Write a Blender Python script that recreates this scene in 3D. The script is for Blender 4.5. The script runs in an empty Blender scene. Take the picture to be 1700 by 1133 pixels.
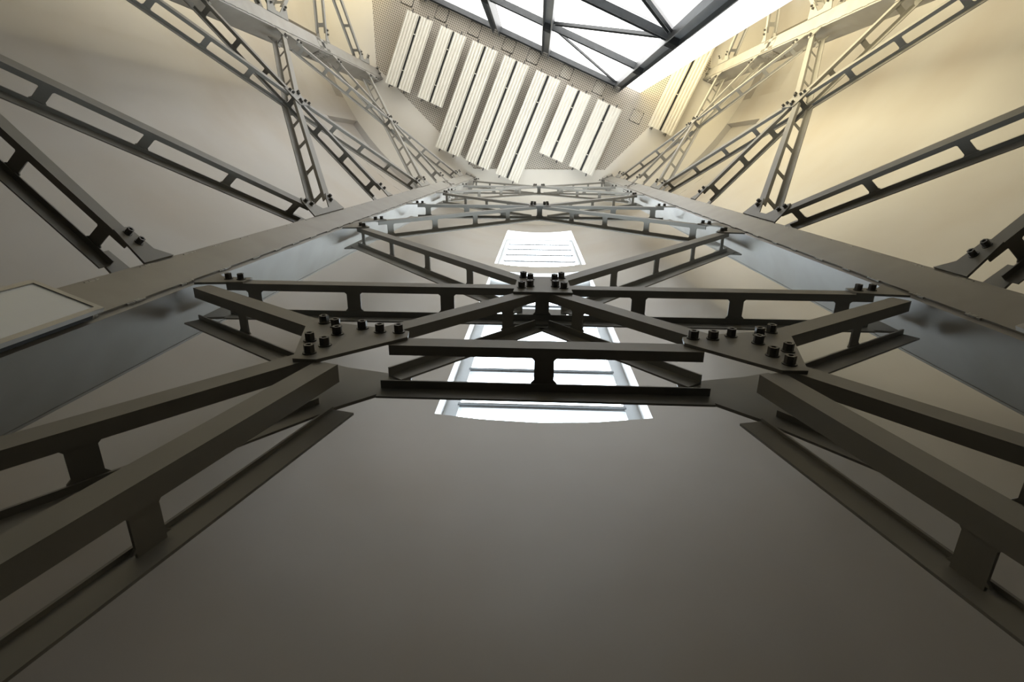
import bpy, math, random
from mathutils import Matrix, Vector
random.seed(7)
S = bpy.context.scene
COL = S.collection

# ------------------------------------------------------------------ camera
CAM_RIGHT = Vector((0.99895114, -0.00771134, 0.04513483))
CAM_DOWN = Vector((0.02197693, 0.94550474, -0.32486582))
CAM_FWD = Vector((-0.04017005, 0.32551701, 0.94468251))
cd = bpy.data.cameras.new('camera')
cam = bpy.data.objects.new('camera', cd)
COL.objects.link(cam)
cd.sensor_width = 36.0
cd.lens = 36.0 * 900 / 1700
cd.clip_end = 200
cd.clip_start = 0.02
m = Matrix.Identity(4)
for i in range(3):
    m[i][0] = CAM_RIGHT[i]
    m[i][1] = -CAM_DOWN[i]
    m[i][2] = -CAM_FWD[i]
cam.matrix_world = m
S.camera = cam

# ------------------------------------------------------------------ world, light, exposure
W = bpy.data.worlds.new('sky')
S.world = W
W.use_nodes = True
bg = W.node_tree.nodes['Background']
bg.inputs[0].default_value = (0.86, 0.92, 1.0, 1)
bg.inputs[1].default_value = 1.0
WINDOW_GLOW = 9.0
WINDOW_GLOW_TOP = 14.0
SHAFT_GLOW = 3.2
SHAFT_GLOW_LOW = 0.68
WARM_FILL = 5.8
WARM_FILL_FAR = 7.6
S.view_settings.view_transform = 'Standard'
S.view_settings.look = 'None'
S.view_settings.exposure = 0.0
S.view_settings.gamma = 1.0
S.view_settings.use_curve_mapping = False

# ------------------------------------------------------------------ plan of the place (metres, eye at the origin)
CX, CY = 0.06, -6.227          # axis of the round tower
RC = 7.737                     # radius to the inner face of the columns
CW, CDP = 0.414, 0.55          # column width and depth
RW = 9.2                       # wall radius
ZF, ZT = -1.6, 24.6            # floor and ceiling
ZC = (4.27, 11.63, 18.99)      # crossing levels of the bracing
PITCH = 7.36
PI = math.pi


def polar(r, deg, z=0.0):
    a = math.radians(deg)      # degrees clockwise from +Y (towards +X)
    return Vector((CX + r * math.sin(a), CY + r * math.cos(a), z))


# ------------------------------------------------------------------ materials
def mat(name, col, rough=0.6, metal=0.0, noise=0.0, scale=8.0, bump=0.0, spec=0.4, coord='Object'):
    M = bpy.data.materials.new(name)
    M.use_nodes = True
    nt = M.node_tree
    b = nt.nodes['Principled BSDF']
    b.inputs['Roughness'].default_value = rough
    b.inputs['Metallic'].default_value = metal
    b.inputs['Specular IOR Level'].default_value = spec
    b.inputs['Base Color'].default_value = (*col, 1)
    if noise or bump:
        tc = nt.nodes.new('ShaderNodeTexCoord')
        n = nt.nodes.new('ShaderNodeTexNoise')
        n.inputs['Scale'].default_value = scale
        n.inputs['Detail'].default_value = 5
        nt.links.new(tc.outputs[coord], n.inputs['Vector'])
        if noise:
            r = nt.nodes.new('ShaderNodeMapRange')
            r.inputs['From Min'].default_value = 0.3
            r.inputs['From Max'].default_value = 0.7
            r.inputs['To Min'].default_value = 1 - noise
            r.inputs['To Max'].default_value = 1 + noise
            nt.links.new(n.outputs['Fac'], r.inputs['Value'])
            mx = nt.nodes.new('ShaderNodeVectorMath')
            mx.operation = 'SCALE'
            mx.inputs[0].default_value = col
            nt.links.new(r.outputs['Result'], mx.inputs['Scale'])
            nt.links.new(mx.outputs['Vector'], b.inputs['Base Color'])
        if bump:
            bp = nt.nodes.new('ShaderNodeBump')
            bp.inputs['Strength'].default_value = bump
            bp.inputs['Distance'].default_value = 0.02
            nt.links.new(n.outputs['Fac'], bp.inputs['Height'])
            nt.links.new(bp.outputs['Normal'], b.inputs['Normal'])
    return M


def emit(name, col, strength):
    M = bpy.data.materials.new(name)
    M.use_nodes = True
    nt = M.node_tree
    b = nt.nodes['Principled BSDF']
    b.inputs['Base Color'].default_value = (0.75, 0.75, 0.75, 1)
    b.inputs['Roughness'].default_value = 0.4
    b.inputs['Emission Color'].default_value = (*col, 1)
    b.inputs['Emission Strength'].default_value = strength
    return M


M_STEEL = mat('painted_steel', (0.26, 0.25, 0.222), 0.5, 0, 0.05, 3.0, 0.04, 0.35)
M_COLUMN = mat('painted_column_steel', (0.26, 0.248, 0.22), 0.42, 0, 0.06, 2.5, 0.05, 0.5)
M_WELD = mat('weld_bead', (0.36, 0.35, 0.32), 0.45, 0, 0.15, 40, 0.3)
M_BOLT = mat('dark_bolt_steel', (0.10, 0.095, 0.085), 0.45, 0.4, 0.1, 30)
M_WALL = mat('wall_plaster', (0.385, 0.366, 0.335), 0.42, 0, 0.035, 0.5, 0.03, 0.6)
M_CEIL = mat('ceiling_plaster', (0.66, 0.625, 0.55), 0.9, 0, 0.03, 0.6, 0.03, 0.2)
M_REVEAL = mat('reveal_paint', (0.80, 0.80, 0.79), 0.7, 0, 0.02, 3, 0, 0.3)
M_FLOOR = mat('floor_concrete', (0.035, 0.034, 0.032), 0.85, 0, 0.15, 2, 0.1, 0.2)
M_FRAME = mat('window_frame_paint', (0.5, 0.51, 0.52), 0.45, 0, 0.02, 4)
M_TRANSOM = mat('transom_paint', (0.22, 0.225, 0.23), 0.5, 0, 0.02, 4)
M_PANE = emit('daylit_pane', (0.78, 0.90, 1.0), WINDOW_GLOW)
M_PANE_TOP = emit('daylit_top_pane', (0.84, 0.93, 1.0), WINDOW_GLOW_TOP)
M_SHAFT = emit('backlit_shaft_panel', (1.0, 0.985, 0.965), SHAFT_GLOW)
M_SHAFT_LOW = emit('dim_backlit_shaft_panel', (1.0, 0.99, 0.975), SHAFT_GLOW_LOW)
M_DARK = mat('dark_grey_steel', (0.075, 0.077, 0.078), 0.4, 0.25, 0.12, 5, 0.03, 0.5)
M_PANEL = mat('ribbed_panel_enamel', (0.74, 0.71, 0.62), 0.5, 0, 0.02, 3)
M_SLOT = mat('slot_dark', (0.03, 0.03, 0.028), 0.8)
M_TILE = mat('access_tile', (0.46, 0.42, 0.36), 0.8, 0, 0.04, 5)
M_DIFF = mat('opal_diffuser', (0.84, 0.89, 0.93), 0.35, 0, 0.02, 1.5)
M_LAMPFRAME = mat('lamp_frame_alu', (0.42, 0.41, 0.38), 0.4, 0.3, 0.05, 6)
M_WARM_FILL = emit('warm_fill_glow', (1.0, 0.87, 0.56), WARM_FILL)  # added warm fill light, worn by the shaft's unseen ends
M_WARM_FILL_FAR = emit('far_warm_fill_glow', (1.0, 0.88, 0.58), WARM_FILL_FAR)


def blotch(M, tint, scale):
    nt = M.node_tree
    b = nt.nodes['Principled BSDF']
    src = b.inputs['Base Color'].links[0].from_socket
    tc = nt.nodes.new('ShaderNodeTexCoord')
    n = nt.nodes.new('ShaderNodeTexNoise')
    n.inputs['Scale'].default_value = scale
    n.inputs['Detail'].default_value = 3
    nt.links.new(tc.outputs['Object'], n.inputs['Vector'])
    r = nt.nodes.new('ShaderNodeMapRange')
    r.inputs['From Min'].default_value = 0.42
    r.inputs['From Max'].default_value = 0.68
    nt.links.new(n.outputs['Fac'], r.inputs['Value'])
    mx = nt.nodes.new('ShaderNodeMix')
    mx.data_type = 'RGBA'
    mx.blend_type = 'MULTIPLY'
    nt.links.new(r.outputs['Result'], mx.inputs['Factor'])
    nt.links.new(src, mx.inputs['A'])
    mx.inputs['B'].default_value = (*tint, 1)
    nt.links.new(mx.outputs['Result'], b.inputs['Base Color'])


blotch(M_WALL, (0.93, 0.88, 0.82), 0.45)
blotch(M_COLUMN, (0.9, 0.88, 0.85), 1.7)


def perforated():
    M = bpy.data.materials.new('perforated_metal_ceiling')
    M.use_nodes = True
    nt = M.node_tree
    b = nt.nodes['Principled BSDF']
    b.inputs['Roughness'].default_value = 0.8
    tc = nt.nodes.new('ShaderNodeTexCoord')
    mp = nt.nodes.new('ShaderNodeMapping')
    mp.inputs['Rotation'].default_value = (0, 0, math.radians(22.5 + 45))
    mp.inputs['Scale'].default_value = (13, 13, 13)
    nt.links.new(tc.outputs['Object'], mp.inputs['Vector'])
    fr = nt.nodes.new('ShaderNodeVectorMath')
    fr.operation = 'FRACTION'
    nt.links.new(mp.outputs['Vector'], fr.inputs[0])
    sb = nt.nodes.new('ShaderNodeVectorMath')
    sb.operation = 'SUBTRACT'
    sb.inputs[1].default_value = (0.5, 0.5, 0)
    nt.links.new(fr.outputs['Vector'], sb.inputs[0])
    ml = nt.nodes.new('ShaderNodeVectorMath')
    ml.operation = 'MULTIPLY'
    ml.inputs[1].default_value = (1, 1, 0)
    nt.links.new(sb.outputs['Vector'], ml.inputs[0])
    ln = nt.nodes.new('ShaderNodeVectorMath')
    ln.operation = 'LENGTH'
    nt.links.new(ml.outputs['Vector'], ln.inputs[0])
    r = nt.nodes.new('ShaderNodeMapRange')
    r.inputs['From Min'].default_value = 0.24
    r.inputs['From Max'].default_value = 0.32
    nt.links.new(ln.outputs['Value'], r.inputs['Value'])
    mx = nt.nodes.new('ShaderNodeMix')
    mx.data_type = 'RGBA'
    mx.inputs['A'].default_value = (0.08, 0.07, 0.055, 1)
    mx.inputs['B'].default_value = (0.50, 0.455, 0.38, 1)
    nt.links.new(r.outputs['Result'], mx.inputs['Factor'])
    nt.links.new(mx.outputs['Result'], b.inputs['Base Color'])
    return M


M_PERF = perforated()


# ------------------------------------------------------------------ mesh helpers
class MB:
    def __init__(self):
        self.v = []
        self.f = []

    def add(self, vs, fs):
        o = len(self.v)
        self.v += [tuple(x) for x in vs]
        self.f += [tuple(i + o for i in q) for q in fs]
        return self

    def frame_box(self, o, ax, ay, az, x0, x1, y0, y1, z0, z1):
        vs = [o + ax * x + ay * y + az * z for z in (z0, z1) for y in (y0, y1) for x in (x0, x1)]
        fs = [(0, 2, 3, 1), (4, 5, 7, 6), (0, 1, 5, 4), (2, 6, 7, 3), (0, 4, 6, 2), (1, 3, 7, 5)]
        if ax.cross(ay).dot(az) < 0:
            fs = [tuple(reversed(q)) for q in fs]
        return self.add(vs, fs)

    def box(self, x0, x1, y0, y1, z0, z1):
        return self.frame_box(Vector((0, 0, 0)), Vector((1, 0, 0)), Vector((0, 1, 0)), Vector((0, 0, 1)), x0, x1, y0, y1, z0, z1)

    def prism(self, pts, y0, y1):
        """polygon of (x, z) extruded along y"""
        n = len(pts)
        area = sum(pts[i][0] * pts[(i + 1) % n][1] - pts[(i + 1) % n][0] * pts[i][1] for i in range(n))
        if area < 0:
            pts = pts[::-1]
        vs = [Vector((p[0], y0, p[1])) for p in pts] + [Vector((p[0], y1, p[1])) for p in pts]
        fs = [tuple(range(n)), tuple(range(2 * n - 1, n - 1, -1))]
        fs += [(i, i + n, (i + 1) % n + n, (i + 1) % n) for i in range(n)]
        return self.add(vs, fs)

    def mesh(self, name, material, bevel=0):
        me = bpy.data.meshes.new(name)
        me.from_pydata(self.v, [], self.f)
        me.materials.append(material)
        me.update()
        return me


def link(name, me, parent=None, loc=(0, 0, 0), rz=0.0):
    o = bpy.data.objects.new(name, me)
    COL.objects.link(o)
    o.location = loc
    o.rotation_euler = (0, 0, rz)
    if parent is not None:
        o.parent = parent
    return o


def empty(name, loc=(0, 0, 0), rz=0.0):
    o = link(name, None, None, loc, rz)
    o.empty_display_size = 0.2
    return o


def tag(o, label=None, cat=None, group=None, kind=None):
    if label:
        o['label'] = label
    if cat:
        o['category'] = cat
    if group:
        o['group'] = group
    if kind:
        o['kind'] = kind
    return o


def copy_tree(o, parent=None):
    c = o.copy()
    COL.objects.link(c)
    if parent is not None:
        c.parent = parent
    for ch in KIDS.get(o.name, ()):
        KIDS.setdefault(c.name, []).append(copy_tree(ch, c))
    return c


KIDS = {}


def part(name, me, parent, loc=(0, 0, 0), rz=0.0):
    o = link(name, me, parent, loc, rz)
    KIDS.setdefault(parent.name, []).append(o)
    return o


def rot_about_axis(p, deg):
    """rotate a plan point about the tower axis, clockwise seen from above"""
    a = math.radians(deg)
    x, y = p[0] - CX, p[1] - CY
    return Vector((CX + x * math.cos(a) + y * math.sin(a), CY - x * math.sin(a) + y * math.cos(a), p[2]))


# ================================================================== ROOM SHELL
WIN_A0, WIN_A1 = -7.55, 8.35
W1 = (5.71, 14.15)
W2 = (15.05, 22.1)
NICHES = [(-57.6, -27.0), (-79.3, -64.1), (27.0, 57.4), (63.8, 79.0)]
NZ = 21.05
openings = [(WIN_A0, WIN_A1, *W1, 0.62), (WIN_A0, WIN_A1, *W2, 0.62)] + [(a, b, NZ, 24.55, 0.24) for a, b in NICHES]

az = set([-180 + 4 * i for i in range(91)])
zz = set([ZF, 0.0, 2.0, 4.0, 7.5, 9.5, 12.0, ZT])
for a0, a1, z0, z1, d in openings:
    az |= {a0, a1}
    zz |= {z0, z1}
az = sorted(az)
az = [a for i, a in enumerate(az) if i == 0 or a - az[i - 1] > 1e-6]
zz = sorted(zz)


def inside(a, z):
    for k, (a0, a1, z0, z1, d) in enumerate(openings):
        if a0 < a < a1 and z0 < z < z1:
            return k
    return -1


wm = MB()
idx = {}
for i, a in enumerate(az):
    for j, z in enumerate(zz):
        idx[i, j] = len(wm.v)
        wm.v.append(tuple(polar(RW, a, z)))
for i in range(len(az) - 1):
    for j in range(len(zz) - 1):
        if inside((az[i] + az[i + 1]) / 2, (zz[j] + zz[j + 1]) / 2) < 0:
            wm.f.append((idx[i, j], idx[i, j + 1], idx[i + 1, j + 1], idx[i + 1, j]))
# outer skin, so that the wall has real thickness
am = [-180 + 6 * i for i in range(61)]
for i in range(60):
    if inside(am[i] + 3, 10) < 0 and inside(am[i] + 3, 20) < 0 and abs(am[i] + 3) > 12:
        vs = [polar(RW + 0.62, am[i], ZF), polar(RW + 0.62, am[i + 1], ZF), polar(RW + 0.62, am[i + 1], ZT), polar(RW + 0.62, am[i], ZT)]
        wm.add(vs, [(0, 1, 2, 3)])
wall = link('wall_round', wm.mesh('wall_round', M_WALL))
tag(wall, 'tall round plaster wall of the tower', None, None, 'structure')
for p in wall.data.polygons:
    p.use_smooth = True


def reveal(a0, a1, z0, z1, d, name, m_, parent, back=False):
    b = MB()
    n = 6
    aa = [a0 + (a1 - a0) * k / n for k in range(n + 1)]
    for k in range(n):   # sill and head
        b.add([polar(RW, aa[k], z0), polar(RW, aa[k + 1], z0), polar(RW + d, aa[k + 1], z0), polar(RW + d, aa[k], z0)], [(0, 1, 2, 3)])
        b.add([polar(RW, aa[k], z1), polar(RW + d, aa[k], z1), polar(RW + d, aa[k + 1], z1), polar(RW, aa[k + 1], z1)], [(0, 1, 2, 3)])
        if back:
            b.add([polar(RW + d, aa[k], z0), polar(RW + d, aa[k + 1], z0), polar(RW + d, aa[k + 1], z1), polar(RW + d, aa[k], z1)], [(0, 3, 2, 1)])
    for a, s in ((a0, 1), (a1, -1)):
        q = [polar(RW, a, z0), polar(RW + d, a, z0), polar(RW + d, a, z1), polar(RW, a, z1)]
        b.add(q, [(0, 1, 2, 3) if s > 0 else (3, 2, 1, 0)])
    return link(name, b.mesh(name, m_), parent)


for a0, a1 in NICHES:
    reveal(a0, a1, NZ, 24.55, 0.24, 'niche_lining', M_WALL, wall, True)

# floor
fm = MB()
n = 48
vs = [polar(RW + 0.02, 360 * k / n, ZF) for k in range(n)]
fm.add(vs, [tuple(range(n - 1, -1, -1))])
floor = tag(link('floor', fm.mesh('floor', M_FLOOR)), 'dark concrete floor', None, None, 'structure')

# ceiling: plaster ring and perforated octagon
AP = 6.82
ring = MB()
n = 64
oct_pts = [polar(AP / math.cos(PI / 8), 22.5 + 45 * k, ZT) for k in range(8)]


def oct_r(deg):
    d = (deg + 22.5) % 45 - 22.5
    return AP / math.cos(math.radians(d))


angs = [360 * k / n for k in range(n)]
for k in range(n):
    a, b = angs[k], angs[(k + 1) % n] if k < n - 1 else 360.0
    ring.add([polar(oct_r(a), a, ZT), polar(oct_r(b), b, ZT), polar(RW + 0.02, b, ZT), polar(RW + 0.02, a, ZT)], [(0, 1, 2, 3)])
    ring.add([polar(oct_r(a), a, ZT), polar(oct_r(b), b, ZT), polar(oct_r(b), b, ZT + 0.06), polar(oct_r(a), a, ZT + 0.06)], [(3, 2, 1, 0)])
ceil = tag(link('ceiling', ring.mesh('ceiling', M_CEIL)), 'plaster ceiling ring around a perforated octagon', None, None, 'structure')
pm = MB()
pm.add([polar(AP / math.cos(PI / 8), 22.5 + 45 * k, ZT + 0.05) for k in range(8)], [tuple(range(8))])
perf = part('perforated_panel', pm.mesh('perforated_panel', M_PERF), ceil)
rm_ = MB()
rm_.add([polar(RW + 0.7, 360 * k / 32, ZT + 0.4) for k in range(32)], [tuple(range(32))])
part('roof_slab', rm_.mesh('roof_slab', M_FLOOR), ceil)

# local frame of the hanging shaft and the ceiling panels: turned 22.5 degrees
U = Vector((math.cos(PI / 8), math.sin(PI / 8), 0))
V = Vector((-math.sin(PI / 8), math.cos(PI / 8), 0))
ZZ = Vector((0, 0, 1))
CEN = Vector((CX, CY, 0))


def uv(u, v, z=0.0):
    return CEN + U * u + V * v + ZZ * z


RZ_UV = PI / 8
# square access tiles in the perforated ceiling
tm = MB()
s = 0.225
tm.box(-s, s, -s, s, 0, 0.03)
tile_me = tm.mesh('access_tile', M_PERF)
gm = MB()
for x0, x1, y0, y1 in ((-s - .015, s + .015, -s - .015, -s), (-s - .015, s + .015, s, s + .015), (-s - .015, -s, -s, s), (s, s + .015, -s, s)):
    gm.box(x0, x1, y0, y1, 0.004, 0.03)
gap_me = gm.mesh('tile_gap', M_SLOT)
for u, v in ((-3.36, 2.4), (-1.94, 2.4), (-0.44, 2.4), (0.64, 2.4), (2.12, 2.4), (3.6, 2.42), (5.5, 2.8), (-4.8, 2.4)):
    t = part('access_tile', tile_me, ceil, uv(u, v, ZT + 0.02), RZ_UV)
    part('tile_gap', gap_me, t)


# ================================================================== WINDOWS
def window(name, z0, z1, label, zlines):
    root = empty(name, polar(RW + 0.4, 0.4, z0))
    tag(root, label, None, None, 'structure')
    inv = -root.location
    r = reveal(WIN_A0, WIN_A1, z0, z1, 0.62, 'reveal', M_REVEAL, root)
    r.location = inv
    KIDS.setdefault(root.name, []).append(r)
    yg = CY + RW + 0.36            # flat glazing plane
    xa, xb = polar(RW + .36, WIN_A0).x - 0.05, polar(RW + .36, WIN_A1).x + 0.05
    fw = 0.17
    f = MB()
    f.box(xa, xa + fw + .05, yg - 0.05, yg + 0.06, z0 - .02, z1 + .02)
    f.box(xb - fw - .05, xb, yg - 0.05, yg + 0.06, z0 - .02, z1 + .02)
    f.box(xa + fw + .05, xb - fw - .05, yg - 0.05, yg + 0.06, z1 - 0.14, z1 + .02)
    f.box(xa + fw + .05, xb - fw - .05, yg - 0.05, yg + 0.06, z0 - .02, z0 + 0.14)
    # slim bead around the glass
    f.box(xa + fw + .05, xa + fw + .075, yg - 0.065, yg + 0.0, z0 + .1, z1 - .1)
    f.box(xb - fw - .075, xb - fw - .05, yg - 0.065, yg + 0.0, z0 + .1, z1 - .1)
    part('window_frame', f.mesh('window_frame', M_FRAME), root, inv)
    tr = MB()
    tr.box(xa + fw + .05, xb - fw - .05, -0.06, 0.06, -0.08, 0.08)
    tr.box(xa + fw + .05, xb - fw - .05, -0.085, -0.06, -0.02, 0.02)
    tme = tr.mesh('transom', M_TRANSOM)
    for z in zlines:
        part('transom', tme, root, inv + Vector((0, yg, z)))
    edges = [z0 + .05] + list(zlines) + [z1 - .05]
    for a, b in zip(edges[:-1], edges[1:]):
        p = MB()
        p.box(xa + .1, xb - .1, yg + 0.01, yg + 0.02, a, b)
        part('pane', p.mesh('pane', M_PANE if z0 < 10 else M_PANE_TOP), root, inv)
    bk = MB()
    bk.box(xa - .3, xb + .3, yg + .3, yg + .36, z0 - .3, z1 + .3)
    return root


window('window_1', *W1, 'tall lower window of white framed panes in the round wall', [6.75, 8.05, 9.35, 10.65, 11.95, 13.15])
window('window_2', *W2, 'upper window of stacked slim panes below the ceiling', [16.3, 17.45, 18.6, 19.75, 20.9])

# ================================================================== COLUMNS
ZSPL = 18.35


def column_meshes():
    h = CW / 2
    b = MB()       # side plates and back: a box, inner face at y = 0 (towards the axis), depth along +y
    b.box(-h, h, 0.0, 0.022, ZF, ZT)
    b.box(-h, h, CDP - .022, CDP, ZF, ZT)
    b.box(-h + .006, -h + .03, .022, CDP - .022, ZF, ZT)
    b.box(h - .03, h - .006, .022, CDP - .022, ZF, ZT)
    body = b.mesh('column_body', M_COLUMN)
    c = MB()
    c.box(-h + .045, h - .045, -0.016, 0.0, ZF, ZSPL - .25)
    c.box(-h + .045, h - .045, -0.016, 0.0, ZSPL + .25, ZT)
    cover = c.mesh('cover_plate', M_COLUMN)
    w = MB()
    for sx in (-1, 1):
        z = 0.5
        x = sx * (h - .043)
        while z < 16:
            L = random.uniform(.12, .2)
            k = 7
            for q in range(k):
                za = z + L * q / k
                e = .008 + .003 * random.random()
                w.frame_box(Vector((x, -.006, za)), Vector((1, 0, 0)), Vector((0, 1, 0)), ZZ, -e, e, -e, .006, 0, L / k * .9)
            z += random.uniform(.42, .6)
    weld = w.mesh('weld_seam', M_WELD)
    sp = MB()      # splice: plates around a hand hole, a plate on each side
    for x0, x1, z0, z1 in ((-h + .03, h - .03, -.42, -.12), (-h + .03, h - .03, .12, .42), (-h + .03, -.09, -.12, .12), (.09, h - .03, -.12, .12)):
        sp.box(x0, x1, -.022, 0, z0, z1)
    for sx in (-1, 1):
        x = sx * h
        sp.box(min(x, x + sx * .02), max(x, x + sx * .02), .06, CDP - .06, -.42, .42)
    splice = sp.mesh('splice_plate', M_COLUMN)
    ho = MB()
    ho.box(-.09, .09, -.004, .0005, -.12, .12)
    hole = ho.mesh('hand_hole', M_SLOT)
    bl = MB()
    for ix in (-.14, -.10, .10, .14):
        for iz in (-.37, -.30, -.23, -.16, .16, .23, .30, .37):
            bl.frame_box(Vector((ix, -.022, iz)), Vector((1, 0, 0)), Vector((0, 1, 0)), ZZ, -.013, .013, -.02, 0, -.013, .013)
    for sx in (-1, 1):
        for iy in (.12, .2, .28, .36, .44):
            for iz in (-.37, -.28, -.19, .19, .28, .37):
                x = sx * (h + .02)
                bl.frame_box(Vector((x, iy, iz)), Vector((1, 0, 0)), Vector((0, 1, 0)), ZZ, min(0, sx * .02), max(0, sx * .02), -.014, .014, -.014, .014)
    bolts = bl.mesh('splice_bolts', M_STEEL)
    hd = MB()
    hd.box(-h - .04, h + .04, -.04, CDP + .04, -.03, 0)
    hd.box(-.012, .012, -.09, 0, -.3, -.03)
    for sx in (-1, 1):
        hd.box(sx * h - .012, sx * h + .012, -.09, .3, -.26, -.03)
    head = hd.mesh('head_plate', M_COLUMN)
    bs = MB()
    bs.box(-h - .15, h + .15, -.15, CDP + .15, 0, .04)
    base = bs.mesh('base_plate', M_COLUMN)
    return body, cover, weld, splice, hole, bolts, head, base


BODY, COVER, WELD, SPLICE, HOLE, SBOLTS, HEAD, BASE = column_meshes()
COLNAMES = {
    -22.5: 'grey steel box column standing left of the windows with the lowest bracing bolted on',
    22.5: 'grey steel box column standing right of the windows with the lowest bracing bolted on',
    -67.5: 'grey steel box column beside the left round wall, second away from the windows',
    67.5: 'cream-lit steel box column beside the right round wall, second away from the windows',
    -112.5: 'steel box column on the left, third away from the windows',
    112.5: 'steel box column on the right, third away from the windows',
    -157.5: 'steel box column left of the side facing the windows',
    157.5: 'steel box column right of the side facing the windows'}
def col_spot(ang):
    sx = -1 if ang < 0 else 1
    a = abs(ang)
    p = polar(RC, a, 0)
    x, y, t = {22.5: (p.x - CX, p.y, 22.5), 67.5: (6.70, -3.12, 68.6), 112.5: (6.70, -9.33, 111.4), 157.5: (p.x - CX, p.y, 157.5)}[a]
    return Vector((CX + sx * x, y, 0)), sx * t


for ang, lab in COLNAMES.items():
    p, turn = col_spot(ang)
    root = empty('box_column', (p.x, p.y, ZF), -math.radians(turn))
    tag(root, lab, 'column', 'box columns of the steel tower')
    off = Vector((0, 0, -ZF))
    part('column_body', BODY, root, off)
    part('cover_plate', COVER, root, off)
    w = part('weld_seam', WELD, root, off)
    w['kind'] = 'stuff'
    sp = part('splice_plate', SPLICE, root, off + ZZ * ZSPL)
    part('hand_hole', HOLE, sp)
    q = part('splice_bolts', SBOLTS, sp)
    q['kind'] = 'stuff'
    part('head_plate', HEAD, root, off + ZZ * ZT)
    part('base_plate', BASE, root)

# opal light boxes on the two columns by the windows
for ang, lab in ((-22.5, 'white opal light box in a metal frame on the column left of the windows'),
                 (22.5, 'white opal light box in a metal frame on the column right of the windows')):
    p = polar(RC - .07, ang, 0)
    z0, z1 = 0.6, 3.12
    root = empty('light_box', (p.x, p.y, z0), -math.radians(ang))
    tag(root, lab, 'light', 'light boxes on the columns')
    h = CW / 2 + .015
    H = z1 - z0
    f = MB()
    f.box(-h, h, -.03, -.0, H - .035, H)
    f.box(-h, h, -.03, -.0, 0, .035)
    f.box(-h, -h + .035, -.03, 0, .035, H - .035)
    f.box(h - .035, h, -.03, 0, .035, H - .035)
    part('lamp_frame', f.mesh('lamp_frame', M_LAMPFRAME), root)
    d = MB()
    d.box(-h + .035, h - .035, -.022, -.004, .035, H - .035)
    part('diffuser', d.mesh('diffuser', M_DIFF), root)
    b = MB()
    b.box(-h + .03, h - .03, .0, .052, .04, H - .04)
    part('lamp_housing', b.mesh('lamp_housing', M_SLOT), root)

# ================================================================== BRACING
YI, YO = 1.0, 1.27        # inner and outer plane of the bracing (window-side face)
LW, LP, TK = 0.13, 0.058, 0.012


def nut_mesh():
    b = MB()
    n = 6
    r, h = .028, .048
    vs = [Vector((r * math.cos(k * PI / 3), -h, r * math.sin(k * PI / 3))) for k in range(n)]
    vs += [Vector((r * math.cos(k * PI / 3), 0, r * math.sin(k * PI / 3))) for k in range(n)]
    r2 = .015
    vs += [Vector((r2 * math.cos(k * PI / 3), -h, r2 * math.sin(k * PI / 3))) for k in range(n)]
    vs += [Vector((r2 * math.cos(k * PI / 3), -h + .012, r2 * math.sin(k * PI / 3))) for k in range(n)]
    fs = [(i, i + n, (i + 1) % n + n, (i + 1) % n) for i in range(n)]
    fs += [(i + 12, i, (i + 1) % n, (i + 1) % n + 12) for i in range(n)]
    fs += [(i + 18, i + 12, (i + 1) % n + 12, (i + 1) % n + 18) for i in range(n)]
    fs += [tuple(range(18, 24))]
    fs = [tuple(reversed(q)) for q in fs]
    b.add(vs, fs)
    return b.mesh('hex_nut', M_BOLT)


NUT = nut_mesh()
WASH = MB()
WASH.prism([(.036 * math.cos(k * PI / 6), .036 * math.sin(k * PI / 6)) for k in range(12)], -.006, 0)
WASH = WASH.mesh('washer', M_BOLT)


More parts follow.
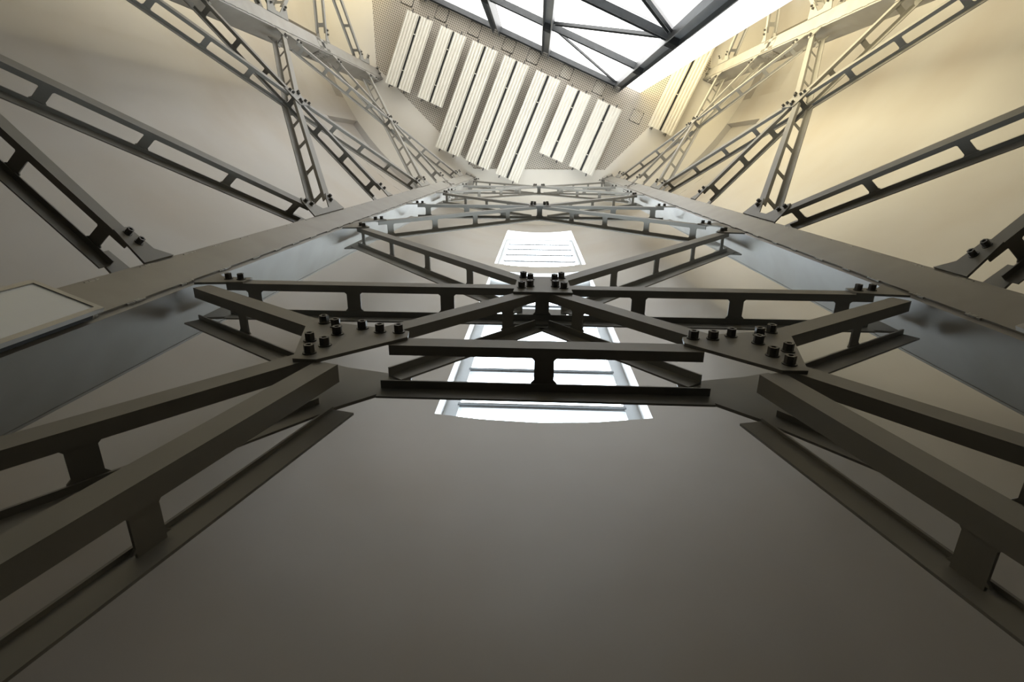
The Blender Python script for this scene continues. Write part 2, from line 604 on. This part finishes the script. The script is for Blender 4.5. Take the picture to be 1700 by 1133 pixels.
def brace_root(p0, p1, batt, o0=None, o1=None, LP=LP, LPO=LP, steep=False):
    """ladder brace in the window-side face, p0 p1 = (x, z) of the inner chord's centre line"""
    a = Vector((CX + p0[0], 0, p0[1]))
    b = Vector((CX + p1[0], 0, p1[1]))
    e = (b - a).normalized()
    L = (b - a).length
    q = Vector((e.z, 0, -e.x))
    if q.z > 0:
        q = -q
    low = a if a.z < b.z else b
    root = empty('ladder_brace', (low.x, YI, low.z))
    org = Vector((low.x, YI, low.z))
    yv = Vector((0, 1, 0))
    o = a - org
    o.y = 0
    hw = LW / 2
    c = MB()
    c.frame_box(o, e, yv, q, 0, L, 0, TK, -hw, hw)
    c.frame_box(o, e, yv, q, 0, L, TK, LP, hw - TK, hw)
    ch = part('chord', c.mesh('chord', M_STEEL), root)
    s0 = 0 if o0 is None else o0
    s1 = L if o1 is None else L + o1
    D = YO - YI
    c = MB()
    if steep:    # the outer angle of the steep struts is turned the other way round
        c.frame_box(o, e, yv, q, s0, s1, D - LPO, D - TK, 0, TK)
        c.frame_box(o, e, yv, q, s0, s1, D - TK, D, 0, LW)
    else:
        c.frame_box(o, e, yv, q, s0, s1, D - LPO, D - TK, hw - TK, hw)
        c.frame_box(o, e, yv, q, s0, s1, D - TK, D, hw - TK, hw + LW * .85)
    part('chord', c.mesh('chord', M_STEEL), root)
    bm_ = MB()
    bw = .055
    bm_.frame_box(Vector((0, 0, 0)), e, yv, q, -bw, bw, LP - .02, D - LPO + .018, hw - TK - .012, hw - TK)
    # welded corners of the batten openings
    g = .018
    for sx in (-1, 1):
        for y0, y1 in ((LP, LP + g), (D - LPO - g, D - LPO)):
            x0, x1 = sorted((sx * bw, sx * (bw + g)))
            ya, yb = (y0, y1) if y0 == LP else (y1, y0)
            vs = [e * (sx * bw) + yv * ya, e * (sx * (bw + g)) + yv * ya, e * (sx * bw) + yv * yb]
            vs = [v + q * (hw - TK - .012) for v in vs] + [v + q * (hw - TK) for v in vs]
            bm_.add(vs, [(0, 1, 2), (5, 4, 3), (0, 3, 4, 1), (1, 4, 5, 2), (2, 5, 3, 0)])
    bme = bm_.mesh('batten', M_STEEL)
    for t in batt:
        part('batten', bme, root, o + e * (t * L))
    return root


def plate_root(pts, bolts, outer=False, nuts=True):
    cx_ = sum(p[0] for p in pts) / len(pts)
    zlow = min(p[1] for p in pts)
    y = YO if outer else YI
    root = empty('gusset_plate', (CX + cx_, y, zlow))
    b = MB()
    P = [(p[0] - cx_, p[1] - zlow) for p in pts]
    if outer:
        b.prism(P, 0.0, .018)
    else:
        b.prism(P, -.018, 0.0)
    part('plate', b.mesh('plate', M_STEEL), root)
    if nuts:
        for x, z in bolts:
            yy = .018 if outer else -.018
            n_ = part('nut', NUT, root, (x - cx_, yy, z - zlow))
            n_.rotation_euler = (0, random.uniform(0, 1), PI if outer else 0)
            if not outer:
                part('washer', WASH, n_)
    return root


def mirror(pts):
    return [(-x, z) for x, z in pts]


ITEMS = []     # (root, side-of-face, level words, kind words, zmax)
FACE_E = 2.77  # column edge, measured from the face's middle


def add_brace(p0, p1, batt, words, **k):
    for s, side in ((-1, 'left'), (1, 'right')):
        r = brace_root((s * p0[0] * -1, p0[1]), (s * p1[0] * -1, p1[1]), batt, **k)
        ITEMS.append((r, side, words, 'brace', max(p0[1], p1[1])))


def add_plate(pts, bolts, words, both=True, outer_nuts=False):
    for outer in (False, True):
        lay = 'outer' if outer else 'inner'
        if both:
            for s, side in ((1, 'left'), (-1, 'right')):
                P = pts if s == 1 else mirror(pts)
                B = bolts if s == 1 else mirror(bolts)
                r = plate_root(P, B, outer, (not outer) or outer_nuts)
                ITEMS.append((r, side, words, lay, max(p[1] for p in pts)))
        else:
            r = plate_root(pts, bolts, outer, not outer)
            ITEMS.append((r, '', words, lay, max(p[1] for p in pts)))


ORD = ('lowest', 'second', 'top')
for k, zc in enumerate(ZC):
    o = ORD[k]
    # centre plate
    pl = [(-.205, zc + .28), (.205, zc + .28), (.225, zc - .27), (-.225, zc - .27)]
    bo = [(-.16, zc + .24), (-.10, zc + .16), (.10, zc + .16), (.16, zc + .24), (-.165, zc - .13), (-.10, zc - .08), (.10, zc - .08), (.165, zc - .13)]
    add_plate(pl, bo, 'at %s crossing' % o, False)
    # horizontal strut halves
    r = brace_root((-2.55, zc - .03), (2.55, zc - .03), [.5 + q / 5.1 for q in (-2.33, -1.52, -.76, 0, .76, 1.52, 2.33)])
    ITEMS.append((r, '', '%s level horizontal strut' % o, 'brace', zc))
    pl = [(-FACE_E, zc + .2), (-2.66, zc + .07), (-2.40, zc + .05), (-2.40, zc - .11), (-FACE_E, zc - .16)]
    bo = [(-2.46, zc - .02), (-2.57, zc - .01)]
    add_plate(pl, bo, 'holding %s horizontal strut' % o)
    # diagonals rising from the crossing to the column
    add_brace((-2.56, zc + 3.48), (-.12, zc + .2), [.05, .30, .55, .78], '%s level upper diagonal' % o)
    pl = [(-FACE_E, zc + 4.5), (-2.5, zc + 4.42), (-2.42, zc + 4.34), (-2.50, zc + 4.22), (-2.68, zc + 4.0), (-2.68, zc + 3.76), (-2.5, zc + 3.56), (-2.42, zc + 3.42), (-2.5, zc + 3.34), (-FACE_E, zc + 3.3)]
    bo = [(-2.50, zc + 3.42), (-2.57, zc + 3.50), (-2.50, zc + 4.34), (-2.57, zc + 4.25)]
    add_plate(pl, bo, 'above %s crossing beside column' % o)
    if k < 2:
        add_brace((-2.56, zc + 4.24), (-.12, ZC[k + 1] - .2), [.06, .3, .55, .78], '%s level lower diagonal' % ORD[k + 1])
# the portal below the lowest crossing
z1 = ZC[0]
add_brace((-.97, 3.02), (-.10, z1 - .2), [.78], 'short diagonal under the lowest crossing', LP=.07)
add_brace((-2.68, 4.06), (-1.26, 3.04), [.41], 'short knee beside the column', LP=.08, LPO=.05)
add_brace((-2.62, .80), (-1.24, 2.60), [.15, .56], 'long diagonal below the big gusset', LP=.075, LPO=.045)
add_brace((-2.17, ZF), (-1.10, 2.5), [.15, .44, .745], 'steep strut down to the floor', LP=.095, LPO=.03, steep=True)
r = brace_root((-.86, 2.85), (.86, 2.85), [.5], o0=-.06, o1=.06)
ITEMS.append((r, '', 'short portal strut between big gussets', 'brace', 2.9))
pl = [(-1.40, 3.19), (-1.445, 3.10), (-1.275, 2.505), (-1.15, 2.50), (-.775, 2.88), (-.79, 2.985), (-1.04, 3.06), (-1.22, 3.11)]
bo = [(-1.34, 3.114), (-1.245, 3.047), (-1.185, 2.904), (-1.075, 3.02), (-.955, 2.964), (-.845, 2.965), (-1.295, 2.781), (-1.185, 2.709), (-1.22, 2.587)]
add_plate(pl, bo, 'with nine bolts above portal strut', True, True)

FACES = {0: 'window-side face', -45: 'face left of windows', 45: 'face right of windows', -90: 'flank at the grey-lit wall', 90: 'flank at the cream-lit wall'}
BASEWORDS = {'brace': ('ladder_brace', 'brace'), 'inner': ('gusset_plate', 'plate'), 'outer': ('gusset_plate', 'plate')}


def describe(root, side, words, kind, face):
    fw = FACES[face]
    sd = (', %s half' % side) if side else ''
    if kind == 'brace':
        lab = 'steel ladder brace, %s, %s%s' % (words, fw, sd)
        tag(root, lab, 'brace', 'ladder braces of the %s' % fw)
    else:
        lab = '%s gusset plate %s, %s%s' % (kind, words, fw, sd)
        tag(root, lab, 'plate', 'gusset plates of the %s' % fw)


def face_frame(face):
    """middle of the clear span between two neighbouring columns, its turn and its length"""
    a0, a1 = {-45: (-67.5, -22.5), 45: (22.5, 67.5), -90: (-112.5, -67.5), 90: (67.5, 112.5)}[face]
    p0, t0 = col_spot(a0)
    p1, t1 = col_spot(a1)
    e0 = p0 + Vector((math.cos(math.radians(t0)), -math.sin(math.radians(t0)), 0)) * (CW / 2)
    e1 = p1 - Vector((math.cos(math.radians(t1)), -math.sin(math.radians(t1)), 0)) * (CW / 2)
    d = e1 - e0
    return (e0 + e1) / 2, math.atan2(d.y, d.x), d.length


for face in (-45, 45, -90, 90):
    mid, rz, span = face_frame(face)
    kx = span / (2 * FACE_E)
    tv = Vector((math.cos(rz), math.sin(rz), 0))
    nv = Vector((-math.sin(rz), math.cos(rz), 0))
    for root, side, words, kind, zmax in ITEMS:
        if zmax < (9 if abs(face) == 90 else 4):
            continue
        if 'knee' in words or 'short diagonal' in words:
            continue
        c = copy_tree(root)
        L = root.location
        c.location = mid + tv * ((L.x - CX) * kx) + nv * (L.y - YI) + ZZ * L.z
        c.rotation_euler = (0, 0, rz)
        c.scale = (kx, 1, 1)
        describe(c, side, words, kind, face)
for root, side, words, kind, zmax in ITEMS:
    describe(root, side, words, kind, 0)

# ================================================================== HANGING SHAFT
VS = 2.05
SH = empty('lift_shaft', uv(0, 0, 9.3), RZ_UV)
tag(SH, 'white backlit shaft with a dark steel truss hanging from the ceiling', 'shaft')
ZB = 9.3
RAILS = [24.5, 19.66, 15.0, 10.3, 9.4]
POSTS = [-4.27, -1.07, 1.07, 4.27]
UE = 5.22


def shp(name, mb, mt):
    return part(name, mb.mesh(name, mt), SH, (0, 0, -ZB))


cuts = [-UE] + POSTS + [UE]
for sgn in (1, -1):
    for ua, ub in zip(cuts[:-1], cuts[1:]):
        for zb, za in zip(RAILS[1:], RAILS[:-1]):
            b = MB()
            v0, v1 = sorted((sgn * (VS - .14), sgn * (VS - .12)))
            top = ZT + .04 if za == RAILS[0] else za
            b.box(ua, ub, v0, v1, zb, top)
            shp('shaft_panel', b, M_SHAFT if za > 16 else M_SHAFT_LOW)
for sx in (-1, 1):  # unseen shaft ends, made to glow as added fill for the side walls
    for zb, za in zip(RAILS[1:], RAILS[:-1]):
        b = MB()
        x0, x1 = sorted((sx * UE, sx * (UE - .02)))
        b.box(x0, x1, -VS + .14, VS - .14, zb, ZT + .04 if za == RAILS[0] else za)
        shp('end_fill_panel', b, M_WARM_FILL if sx > 0 else M_WARM_FILL_FAR)
b = MB()
b.box(-UE, UE, -VS + .12, VS - .12, ZB, ZB + .06)
shp('shaft_floor', b, M_DARK)
for u in POSTS:      # H-section posts
    b = MB()
    wf = .15
    b.box(u - wf, u - wf + .022, VS - .12, VS + .2, ZB, ZT + .03)
    b.box(u + wf - .022, u + wf, VS - .12, VS + .2, ZB, ZT + .03)
    b.box(u - wf + .022, u + wf - .022, VS - .0, VS + .02, ZB, ZT + .03)
    p = shp('post', b, M_DARK)
    for z in RAILS[1:4]:
        c = MB()
        for q in range(4):
            c.box(u - wf + .022, u + wf - .022, VS + .02, VS + .19, z - .24 + .13 * q, z - .22 + .13 * q)
        o = part('stiffener', c.mesh('stiffener', M_SLOT), p)


def bar(name, u0, z0, u1, z1, w, d0, d1):
    a = Vector((u0, 0, z0))
    e = (Vector((u1, 0, z1)) - a)
    L = e.length
    e.normalize()
    q = Vector((-e.z, 0, e.x))
    b = MB()
    yv = Vector((0, 1, 0))
    b.frame_box(a, e, yv, q, 0, L, VS + d0, VS + d0 + .02, -w, w)
    b.frame_box(a, e, yv, q, 0, L, VS + d0 + .02, VS + d1, w - .02, w)
    b.frame_box(a, e, yv, q, 0, L, VS + d0 + .02, VS + d1, -w, -w + .02)
    return shp(name, b, M_DARK)


for i, z in enumerate(RAILS[:4]):
    for ua, ub in zip(POSTS[:-1], POSTS[1:]):
        bar('rail', ua + .15, z - (.1 if i == 0 else 0), ub - .15, z - (.1 if i == 0 else 0), .2 if i == 0 else .115, -.08, .1)
for s in (1, -1):
    bar('diagonal', s * 1.22, 19.95, s * 4.12, 24.3, .065, -.06, .0)
    bar('diagonal', s * 1.22, 19.3, s * 4.12, 15.2, .075, -.06, .02)
    bar('diagonal', s * 4.12, 14.75, s * 1.22, 10.55, .075, -.06, .02)

# ================================================================== RIBBED CEILING PANELS
def plank_mesh(L, w=.49):
    b = MB()
    b.box(0, w, 0, L, .065, .08)
    n = 4
    for k in range(n):
        x0 = k * w / n
        x1 = x0 + w / n - .034
        x0 += .01
        vs = []
        for y in (0, L):
            vs += [(x0, y, .065), (x0 + .012, y, 0), (x1 - .012, y, 0), (x1, y, .065)]
        b.add(vs, [(0, 1, 5, 4), (1, 2, 6, 5), (2, 3, 7, 6), (0, 3, 2, 1), (4, 5, 6, 7)])
    b.box(0, .008, 0, L, -.005, .065)
    b.box(w - .008, w, 0, L, -.005, .065)
    return b.mesh('plank', M_PANEL)


PL_S, PL_L, PL_Q = plank_mesh(2.8), plank_mesh(4.32), plank_mesh(5.9)
SPC = MB()
SPC.box(-.03, .03, -.015, .015, .01, .06)
SPC = SPC.mesh('spacer_clip', M_PANEL)
HG = MB()
HG.box(-.02, .02, -.02, .02, .06, .55)
HG.box(-.025, .025, -.09, .03, .05, .075)
HG.box(-.012, .012, -.09, -.07, .0, .075)
HG = HG.mesh('hanger', M_BOLT)
ZP = 24.08
plist = [(-4.55, 2.85, PL_S, 2.8, 'short ribbed ceiling panel pair at the end of the row, farthest from the cream-lit wall'),
         (-3.13, 2.85, PL_S, 2.8, 'short ribbed ceiling panel pair beside the first long pair'),
         (-1.78, 2.85, PL_L, 4.32, 'long ribbed ceiling panel pair, next to the two short pairs of the left end'),
         (-.42, 2.85, PL_L, 4.32, 'long ribbed ceiling panel pair between two other long pairs'),
         (.96, 2.85, PL_L, 4.32, 'long ribbed ceiling panel pair reaching out over the bracing, beside the right short pairs'),
         (2.33, 2.87, PL_S, 2.8, 'short ribbed ceiling panel pair between the last long pair and the shaft corner'),
         (3.70, 2.87, PL_S, 2.8, 'short ribbed ceiling panel pair under the corner post of the shaft'),
         (6.02, -2.93, PL_Q, 5.9, 'cream-lit ribbed ceiling panel pair alone beyond the edge of the shaft')]
for u, v, me, L, lab in plist:
    root = empty('ceiling_panel', uv(u, v, ZP), RZ_UV)
    tag(root, lab, 'ceiling panel', 'ribbed panel pairs under the perforated ceiling')
    for x in (0, .585):
        p = part('plank', me, root, (x, 0, 0))
        part('hanger', HG, p, (.25 if x else .2, -.02, 0))
        h2 = part('hanger', HG, p, (.25 if x else .2, L + .02, 0))
        h2.rotation_euler = (0, 0, PI)
    bs = MB()
    bs.box(.47, .605, .02, L - .02, .082, .1)  # dark strip paints in the shade of the gap between the planks
    part('gap_shade_strip', bs.mesh('gap_shade_strip', M_SLOT), root)
    for t in (.25, .75):
        part('spacer_clip', SPC, root, (.535, L * t, 0))
